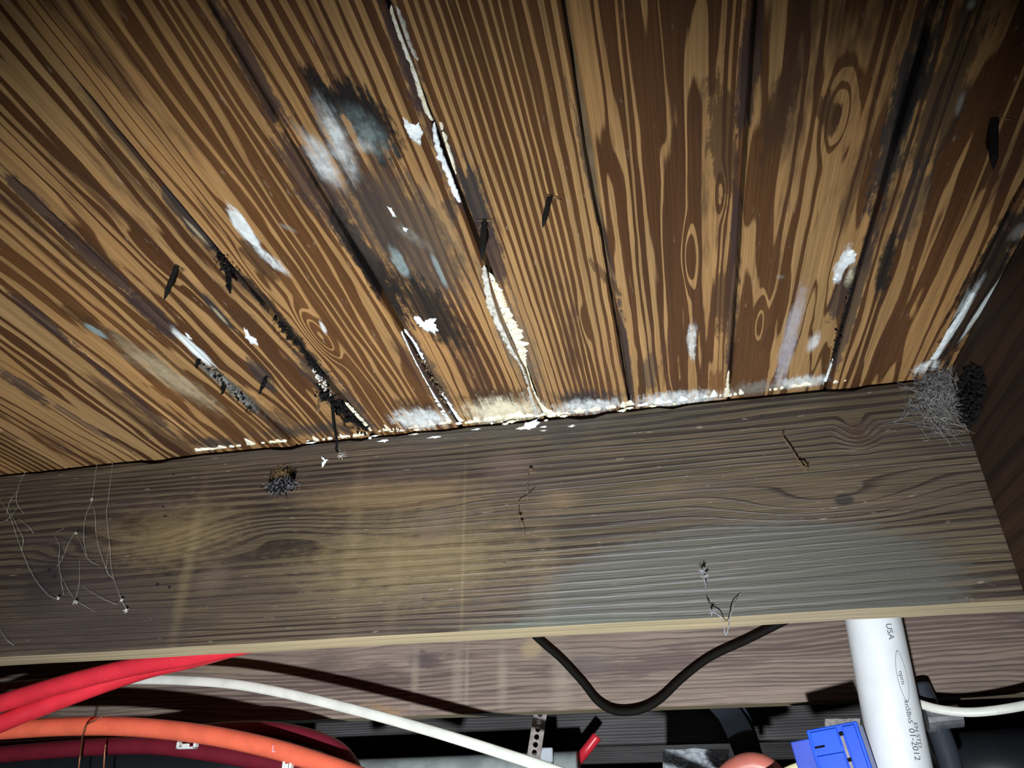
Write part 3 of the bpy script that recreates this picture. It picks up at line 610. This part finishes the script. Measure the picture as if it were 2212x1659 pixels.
# corner web and black clump
cw = empty('corner_cobweb', jpt(2020, 880), 'dense dusty grey cobweb in the corner of joist and blocking board', 'cobweb')
def bpt(px, py, off=0.):
    d = ray(px, py); return CAM+d*((XB-off)/d.x)
def clampc(p):
    p.y = min(p.y, DJ-.0005); p.x = min(p.x, XB-.0005); p.z = min(p.z, ZCEIL-.0006); return p
def wpt():
    while True:
        a, b2 = random.gauss(2030, 42), random.gauss(862, 40)
        d = abs(a-2030-.1*(870-b2))/(78-.42*max(0, b2-850)+.0*b2)+max(0, b2-900)/70
        if 785 < b2 < 948 and random.random() > d: break
    return clampc(ypt(a, b2, DJ-abs(random.gauss(0, .010))))
for nm_, mt_, cnt, rr in (('dusty_threads', M_WEBD, 420, .00009), ('bright_threads', M_WEB, 170, .00008)):
    m = MB()
    for k in range(cnt):
        p = wpt(); q = [p]; d = Vector((random.gauss(0,1), random.gauss(0,.5), random.gauss(-.2,.8))).normalized()*random.uniform(.0015,.0045)
        for j in range(4): q.append(clampc(q[-1]+d+Vector((random.gauss(0,.0014), random.gauss(0,.001), random.gauss(0,.0014)))))
        m.tube(spline(q, 3), rr*random.uniform(.6,1.8), 3)
    for l in ([(1990,840),(1962,895),(1925,912)], [(1990,870),(1945,905),(1912,915)], [(1985,920),(2000,940),(2005,948)], [(2040,920),(2012,935),(2005,948)], [(2045,925),(2062,945),(2082,962)], [(1930,913),(1980,918),(2045,932)], [(1965,860),(1958,880),(1945,905)], [(2005,800),(1975,850),(1960,885)], [(2085,800),(2080,860),(2050,930)]):
        m.tube(spline([clampc(ypt(x, y, DJ-.0012)) for x, y in l], 6), rr*2, 4)
    adopt(m.build(nm_, mt_), cw)
m = MB(); ico = bmesh.new(); bmesh.ops.create_icosphere(ico, subdivisions=1, radius=1.); iv = [v.co.copy() for v in ico.verts]; ifc = [tuple(v.index for v in f_.verts) for f_ in ico.faces]; ico.free()
for k in range(420):
    th, rr = random.uniform(0, 6.283), math.sqrt(random.random())
    s = random.uniform(.0007,.0021); p = bpt(2096+30*rr*math.cos(th)-6*math.sin(th), 855+66*rr*math.sin(th), s*.6+abs(random.gauss(0,.003))*(1-rr*.7)); o3 = random.random()*40
    p.y = min(p.y, DJ-s); m.add([p+v*s*(1+.5*nz(v.x+o3, v.y, v.z)) for v in iv], ifc)
tag(m.build('insect_nest', M_BLK), 'black crumbly insect nest clump beside the corner cobweb', 'nest')

# ------------------------------------------------------------------ pipes and cables in the next bay
def gloss(name, col, rough=.3, var=.08, scale=40., scuff=None):
    t = NT(name, rough, .5); o = t.objc(); c = t.mix(t.sstep(t.noise(o, scale, 3.), .35, .65), tuple(x*(1-var) for x in col), tuple(min(1, x*(1+var)) for x in col))
    if scuff: c = t.mix(t.sstep(t.noise(o, 190., 4., .7), .66, .74, 0., .6), c, scuff)
    t.color(c); return t.m
M_RED = gloss('red_pex', (.82,.038,.060), .3, scuff=(.85,.35,.35)); M_ORG = gloss('orange_pex', (.86,.16,.085), .28); M_MAR = gloss('maroon_pex', (.16,.014,.026), .32)
M_CABLE = gloss('white_cable', (.78,.78,.70), .4); M_PVC = gloss('white_pvc', (.80,.82,.84), .35, .03); M_PVCG = gloss('grey_white_pvc', (.50,.55,.54), .45, .2, 25.); M_ABS = gloss('black_abs', (.014,.016,.020), .45)
M_COPPER = plain('copper_wire', (.30,.12,.06), .45, .5, .2, 100., .6); M_STEEL = plain('dull_strap_steel', (.26,.22,.21), .55, .4, .25, 120., .3, .3); M_BLUE = gloss('blue_plastic', (.010,.085,.72), .35, .1)
M_WEBB = plain('black_webbing', (.018,.022,.030), .85, .2, .3, 900., bump=.5); M_SALM = gloss('salmon_pipe', (.55,.16,.12), .4); M_INK = plain('grey_ink', (.10,.11,.13), .7, .1); M_CLIP = gloss('white_clip', (.75,.78,.75), .4)
def run(name, pts, r, mat, lab, cat, flat=1.0, k=10, n=14, group=None, upv=None):
    """pts: (px, py, Y)"""
    m = MB(); m.tube(spline([ypt(*p) for p in pts], k), r, n, flat, True, upv)
    return tag(m.build(name, mat, None, True), lab, cat, group)
run('red_water_pipe', [(-330,1625,.86),(-150,1563,.86),(0,1519,.865),(75,1496,.87),(150,1474,.875),(250,1449,.885),(330,1432,.89),(420,1417,.895),(520,1396,.90),(640,1366,.91),(800,1320,.92)], .0112, M_RED, 'bright red plastic pipe, the upper one, rising behind the stained joist', 'pipe', group='plastic water pipes')
run('red_water_pipe', [(-330,1690,.875),(-150,1625,.875),(0,1563,.88),(80,1531,.89),(160,1501,.90),(240,1472,.91),(320,1446,.92),(420,1423,.925),(520,1395,.93),(700,1340,.94)], .0112, M_RED, 'bright red plastic pipe just under another red pipe', 'pipe', group='plastic water pipes')
ORP = [(-330,1612,.90),(-150,1592,.905),(0,1578,.91),(155,1569,.92),(280,1570,.925),(400,1581,.93),(500,1597,.935),(600,1620,.94),(700,1651,.945),(820,1695,.95),(960,1750,.95)]
run('orange_water_pipe', ORP, .0112, M_ORG, 'orange plastic pipe arching down under the white cable', 'pipe', group='plastic water pipes')
run('maroon_water_pipe', [(-330,1640,1.0),(-150,1632,1.0),(0,1619,1.0),(150,1609,1.0),(300,1597,1.0),(420,1583,1.0),(520,1576,1.0),(600,1579,1.0),(680,1597,1.0),(735,1625,1.0),(765,1670,1.0),(775,1740,1.0)], .0105, M_MAR, 'maroon pipe that bends down sharply behind the orange pipe', 'pipe', group='plastic water pipes')
run('maroon_water_pipe', [(-330,1660,.965),(-150,1648,.965),(0,1630,.965),(200,1614,.967),(330,1611,.967),(430,1622,.967),(530,1638,.967),(630,1657,.967),(760,1700,.967)], .0105, M_MAR, 'lower maroon pipe running beneath the orange pipe', 'pipe', group='plastic water pipes')
NMC = [(-330,1495,.985),(-150,1489,.985),(0,1483,.985),(45,1480,.98),(160,1472,.975),(285,1468,.97),(400,1470,.965),(520,1480,.96),(650,1505,.955),(780,1537,.95),(900,1570,.945),(1000,1600,.94),(1100,1632,.935),(1190,1662,.93),(1320,1712,.925),(1700,1880,.91)]
run('electrical_cable', NMC, .0062, M_CABLE, 'flat white electrical cable sweeping down over the weathered joist', 'cable', .55, upv=(0, 0, 1), group='white cables')
run('electrical_cable', [(1900,1490,1.04),(1985,1520,1.03),(2040,1534,1.02),(2110,1538,1.01),(2212,1524,1.0),(2350,1490,.99),(2800,1380,.97)], .0050, M_CABLE, 'thin white cable sagging to the right of the big white pipe', 'cable', .6, upv=(0, 0, 1), group='white cables')
run('shadow_loop', [(1100,1320,1.062),(1165,1383,1.066),(1212,1424,1.068),(1258,1474,1.068),(1292,1516,1.066),(1330,1537,1.062),(1380,1535,1.060),(1425,1512,1.062),(1475,1465,1.066),(1535,1420,1.068),(1620,1380,1.066),(1720,1330,1.062)], .0046, plain('shadow_loop_black', (.005,.004,.003), .8, .2), 'thin black loop against the weathered joist standing in for a cast shadow', 'cable')  # black tube modelled in place of a blurred cast shadow on the second joist
# big pvc pipe with print
pa, pb = ypt(1886,1340,.965), ypt(1948,1659,.975); dr = (pb-pa).normalized()
top = pa-dr*((ZCEIL-.002-pa.z)/-dr.z); botm = pa+dr*((pa.z-.12)/-dr.z); RP = .0302
e = empty('drain_pipe', botm, 'thick white plastic drain pipe standing right of the blue box', 'pipe')
m = MB(); m.tube([top.lerp(botm, k/12) for k in range(13)], RP, 40); adopt(m.build('pipe_wall', M_PVC, None, True), e)
def text_mesh(s, size):
    cu = bpy.data.curves.new('t', 'FONT'); cu.body = s; cu.size = size; cu.align_x = 'CENTER'; cu.align_y = 'CENTER'
    o = bpy.data.objects.new('t', cu); COL.objects.link(o); me = bpy.data.meshes.new_from_object(o.evaluated_get(bpy.context.evaluated_depsgraph_get()))
    bm = bmesh.new(); bm.from_mesh(me); bmesh.ops.subdivide_edges(bm, edges=[x for x in bm.edges if x.calc_length() > size*.2], cuts=1); bmesh.ops.triangulate(bm, faces=bm.faces)
    v = [x.co.copy() for x in bm.verts]; f_ = [tuple(q.index for q in x.verts) for x in bm.faces]; bm.free(); bpy.data.objects.remove(o); return v, f_
def on_pipe(s, px, py, size, stretch=1.0):
    d = ray(px, py); d.normalize(); ax = dr; w0 = CAM-pa                         # nearest hit on the pipe wall
    dp = d-ax*d.dot(ax); wp = w0-ax*w0.dot(ax); A, Bq, C = dp.dot(dp), 2*dp.dot(wp), wp.dot(wp)-RP**2
    disc = max(0, Bq*Bq-4*A*C); P = CAM+d*((-Bq-math.sqrt(disc))/(2*A))
    s0 = (P-pa).dot(ax); rad = (P-pa-ax*s0).normalized(); tg = ax.cross(rad)
    v, f_ = s if isinstance(s, tuple) else text_mesh(s, size); out = []
    for q in v:                                                                   # text reads down the pipe
        th = q.y/RP; out.append(pa+ax*(s0+q.x*stretch)+(rad*math.cos(th)-tg*math.sin(th))*(RP+.00025))
    adopt(obj('pipe_print', out, f_, M_INK), e)
on_pipe('USA', 1922, 1364, .0095); on_pipe('01-2012', 1975, 1608, .0092); on_pipe('EN STD', 1982, 1588, .0072); on_pipe('xnSBnS', 1962, 1537, .0078); on_pipe('oprn', 1948, 1464, .0072)
lv, lf = [], []
for k in range(41):
    th = 2*math.pi*k/40; a_, b_ = math.cos(th), math.sin(th); b_ = b_*abs(b_)**.35
    for q_ in (1., .93): lv.append(Vector((.0265*a_*(q_ if q_ == 1 else .965), .0062*b_*q_ if q_ == 1 else .0057*b_, 0)))
for k in range(40): lf.append((2*k, 2*k+1, 2*k+3, 2*k+2))
on_pipe((lv, lf), 1949, 1460, 1.)
# orange pipe mark
d = ypt(592, 1618, .9285); v, f_ = text_mesh('L', .011)
obj_l = obj('printed_mark', [d+Vector((q.x, -.0005+0*q.y, q.y)) for q in v], f_, gloss('pink_print', (.85,.55,.65), .5))
orng = [o for o in bpy.data.objects if o.name.startswith('orange_water_pipe')][0]; obj_l.parent = orng
# copper tie wires
run('tie_wire', [(222,1548,.90),(205,1556,.897),(187,1566,.897),(180,1585,.900),(177,1596,.906),(174,1625,.930),(170,1662,.935),(168,1720,.935)], .0011, M_COPPER, 'twisted copper tie wire looped over the orange pipe', 'wire', k=8, n=6, group='copper tie wires')
run('tie_wire', [(228,1608,.935),(226,1628,.938),(224,1662,.94),(222,1720,.94)], .0012, M_COPPER, 'short copper wire end below the lower maroon pipe', 'wire', n=6, group='copper tie wires')
# pipe clips
def clip(px, py, Y, wpx, hpx, lab):
    c = ypt(px, py, Y); s = Y/F*1.05; w_, h_ = wpx*s/2, hpx*s/2; m = MB(); th = .0016
    m.box(-w_, w_, -.004, .004, -h_, -h_+th*1.5, Matrix.Translation(c)); m.box(-w_, -w_+th*2, -.004, .004, -h_, h_, Matrix.Translation(c)); m.box(w_-th*2, w_, -.004, .004, -h_, h_, Matrix.Translation(c)); m.box(-w_*.4, w_*.4, -.005, -.003, -h_*.6, h_*.4, Matrix.Translation(c))
    o = tag(m.build('pipe_clip', M_CLIP), lab, 'clip', 'white pipe clips'); bv = o.modifiers.new('b', 'BEVEL'); bv.width = .0008; bv.segments = 2
clip(405, 1610, .935, 44, 14, 'small white clip under the orange pipe near its crest'); clip(622, 1655, .94, 20, 22, 'white clip holding the lower maroon pipe to the orange pipe')
# blue electrical box
c = ypt(1812, 1640, .93); Mx = Matrix.Translation(c) @ Matrix.Rotation(math.radians(-16), 4, 'Z') @ Matrix.Rotation(math.radians(-7), 4, 'Y')
e = empty('electrical_box', c-Vector((0,0,.045)), 'bright blue plastic electrical box beside the white drain pipe', 'box')
def bpart(name, boxes, mat, bev=.0012):
    m = MB()
    for b2 in boxes: m.box(*b2, M=Mx)
    o = adopt(m.build(name, mat), e); q = o.modifiers.new('b', 'BEVEL'); q.width = bev; q.segments = 2; return o
bpart('body', [(-.020,.031,-.026,.026,-.045,.029)], M_BLUE)
bpart('side_bracket', [(-.040,-.0195,-.018,.022,-.045,.022)], gloss('blue_bracket', (.035,.075,.50), .4, .1))
bpart('raised_panel', [(-.017,.010,-.0285,-.0262,.0085,.026)], M_BLUE, .0008); bpart('raised_panel', [(-.017,.010,-.0285,-.0262,-.022,.0035)], M_BLUE, .0008); bpart('raised_panel', [(.0155,.028,-.0285,-.0262,-.022,.026)], M_BLUE, .0008)
bpart('metal_strip', [(.0115,.0140,-.0275,-.0262,-.022,.020)], M_STEEL, .0002); bpart('screw_hole', [(.0108,.0148,-.0282,-.0262,.018,.0215)], M_BLK, .0004); bpart('screw_hole', [(.0108,.0148,-.0282,-.0262,-.006,-.0025)], M_BLK, .0004); bpart('knockout', [(-.016,-.006,-.0292,-.0285,.0105,.0125)], M_BLK, .0003); bpart('knockout', [(-.014,-.004,-.0292,-.0285,-.020,-.018)], M_BLK, .0003)
run('electrical_cable', [(1640,1700,.95),(1700,1668,.945),(1730,1656,.94),(1750,1650,.94)], .005, gloss('cream_cable', (.66,.60,.36), .4), 'short cream cable entering the blue box', 'cable', .6, group='white cables')
# punched strap hung from the back of the second joist
def strap(p0, p1, wd, th, mat, holes, lab):
    ax = (p1-p0).normalized(); sd = ax.cross(Vector((0,1,0))).normalized(); nn = Vector((0,1,0)); L = (p1-p0).length; n = holes; m = MB(); c = L/n
    for k in range(n):
        o = p0+ax*(c*(k+.5)); 
        sq = [(-1,-1),(0,-1),(1,-1),(1,0),(1,1),(0,1),(-1,1),(-1,0)]
        for lay in (0, 1):
            pass
        V = []
        for dy in (-th/2, th/2):
            V += [o+sd*(a*wd/2)+ax*(b2*c/2)+nn*dy for a, b2 in sq]
            V += [o+sd*(math.cos(math.radians(225+45*i))*wd*.2)+ax*(math.sin(math.radians(225+45*i))*wd*.2)+nn*dy for i in range(8)]
        fs = []
        for i in range(8):
            j = (i+1) % 8; fs += [(i, j, 8+j, 8+i), (16+i, 24+i, 24+j, 16+j), (8+i, 8+j, 24+j, 24+i)]
        for i in (2, 3, 6, 7): j = (i+1) % 8; fs.append((i, 16+i, 16+j, j))
        m.add(V, fs)
    return tag(m.build('punched_strap', mat), lab, 'strap')
strap(ypt(1168,1535,S2+JT+.004), ypt(1148,1668,S2+JT+.01), .0185, .0014, M_STEEL, 8, 'grey punched metal hanger strap with a row of holes')
run('webbing_strap', [(1540,1500,S2+JT+.012),(1578,1545,S2+JT+.01),(1605,1600,1.10),(1625,1655,1.09),(1640,1720,1.08)], .017, M_WEBB, 'black woven webbing strap hanging between the joists', 'strap', .09, upv=(1, .15, .35))
run('webbing_strap', [(1600,1525,S2+JT+.03),(1618,1560,S2+JT+.03),(1634,1610,1.13),(1641,1650,1.13),(1645,1720,1.12)], .0045, plain('blue_black_rope', (.03,.04,.06), .9, .2, .6, 800., bump=.8), 'thin knobbly blue-black cord beside the webbing strap', 'cord', .8)
# other pipes
run('drain_pipe', [(300,1712,1.36),(1250,1684,1.36)], .041, M_PVCG, 'grey-white drain pipe lying level at the bottom behind the white cable', 'pipe', n=28, k=4)
run('drain_pipe', [(-500,1690,1.12),(0,1668,1.12),(620,1690,1.12)], .044, M_ABS, 'black plastic drain pipe below the maroon pipes', 'pipe', n=28, k=4)
run('drain_pipe', [(2030,1672,1.25),(2700,1640,1.25)], .050, M_ABS, 'black plastic drain pipe to the right of the white drain pipe', 'pipe', n=28, k=4)
run('conduit', [(1985,1480,1.062),(2020,1560,1.055),(2040,1610,1.05),(2062,1680,1.045)], .0125, gloss('dark_conduit', (.035,.042,.055), .45), 'dark blue-grey conduit right behind the white drain pipe', 'pipe')
run('red_water_pipe', [(1290,1590,1.42),(1262,1626,1.42),(1240,1652,1.41),(1210,1690,1.40)], .0085, M_RED, 'thin short red pipe slanting in the far bay', 'pipe', group='plastic water pipes')
run('salmon_pipe', [(1540,1730,1.0),(1575,1675,1.0),(1620,1652,1.0),(1665,1668,1.0),(1690,1730,1.0)], .013, M_SALM, 'salmon pink hose bend below the webbing strap', 'pipe')
m = MB(); c = ypt(1178,1641,1.30); m.box(-.011,.011,-.01,.01,-.03,.012, Matrix.Translation(c)); m.box(-.007,.014,-.014,-.009,-.004,.016, Matrix.Translation(c))
o = tag(m.build('pipe_bracket', gloss('pale_bracket', (.55,.60,.66), .4)), 'pale grey bracket at the foot of the punched strap', 'bracket'); bv = o.modifiers.new('b', 'BEVEL'); bv.width = .002; bv.segments = 2
m = MB(); c = ypt(2030,1552,1.04); Rz = Matrix.Translation(c) @ Matrix.Rotation(math.radians(90), 4, 'Y')
m.tube([c+Vector((-.012,0,0)), c+Vector((.022,0,.002))], .012, 16); m.tube([c+Vector((-.016,0,0)), c+Vector((-.009,0,0))], .0145, 16)
tag(m.build('pipe_coupling', plain('dull_zinc', (.30,.30,.32), .4, .5, .2, 80., .7)), 'dull metal coupling on the dark conduit under the thin white cable', 'coupling')
# crumpled clear plastic
def sheet(x0, x1, y0, y1, Y, mat, lab, seed, amp=.010, name='plastic_sheet', n=26):
    vs, fs = [], []
    for j in range(n+1):
        for i in range(n+1):
            px = x0+(x1-x0)*i/n; py = y0+(y1-y0)*j/n+6*nz(i*.12, seed)*(1-j/n)
            p = ypt(px, py, Y); q = Vector((p.x*38, p.z*38, seed)); p.y += amp*(noise.noise(q)+.7*abs(noise.noise(q*2.3))+.4*noise.noise(q*5)); vs.append(p)
    for j in range(n):
        for i in range(n): a = j*(n+1)+i; fs.append((a, a+1, a+n+2, a+n+1))
    o = tag(obj(name, vs, fs, mat), lab, 'plastic'); s = o.modifiers.new('s', 'SOLIDIFY'); s.thickness = .0004; return o
t = NT('clear_film', .06, .8); t.color((.85,.9,.95)); t.b.inputs['Transmission Weight'].default_value = .6; t.b.inputs['Roughness'].default_value = .05; t.b.inputs['IOR'].default_value = 1.3
sheet(1432,1575,1618,1720,1.20,t.m,'crumpled shiny clear plastic bag under the joists',3., .016)
sheet(1782,1858,1552,1602,S3-.006,gloss('milky_film', (.55,.50,.48), .5, .15),'milky plastic scrap behind the blue box',7., .004)
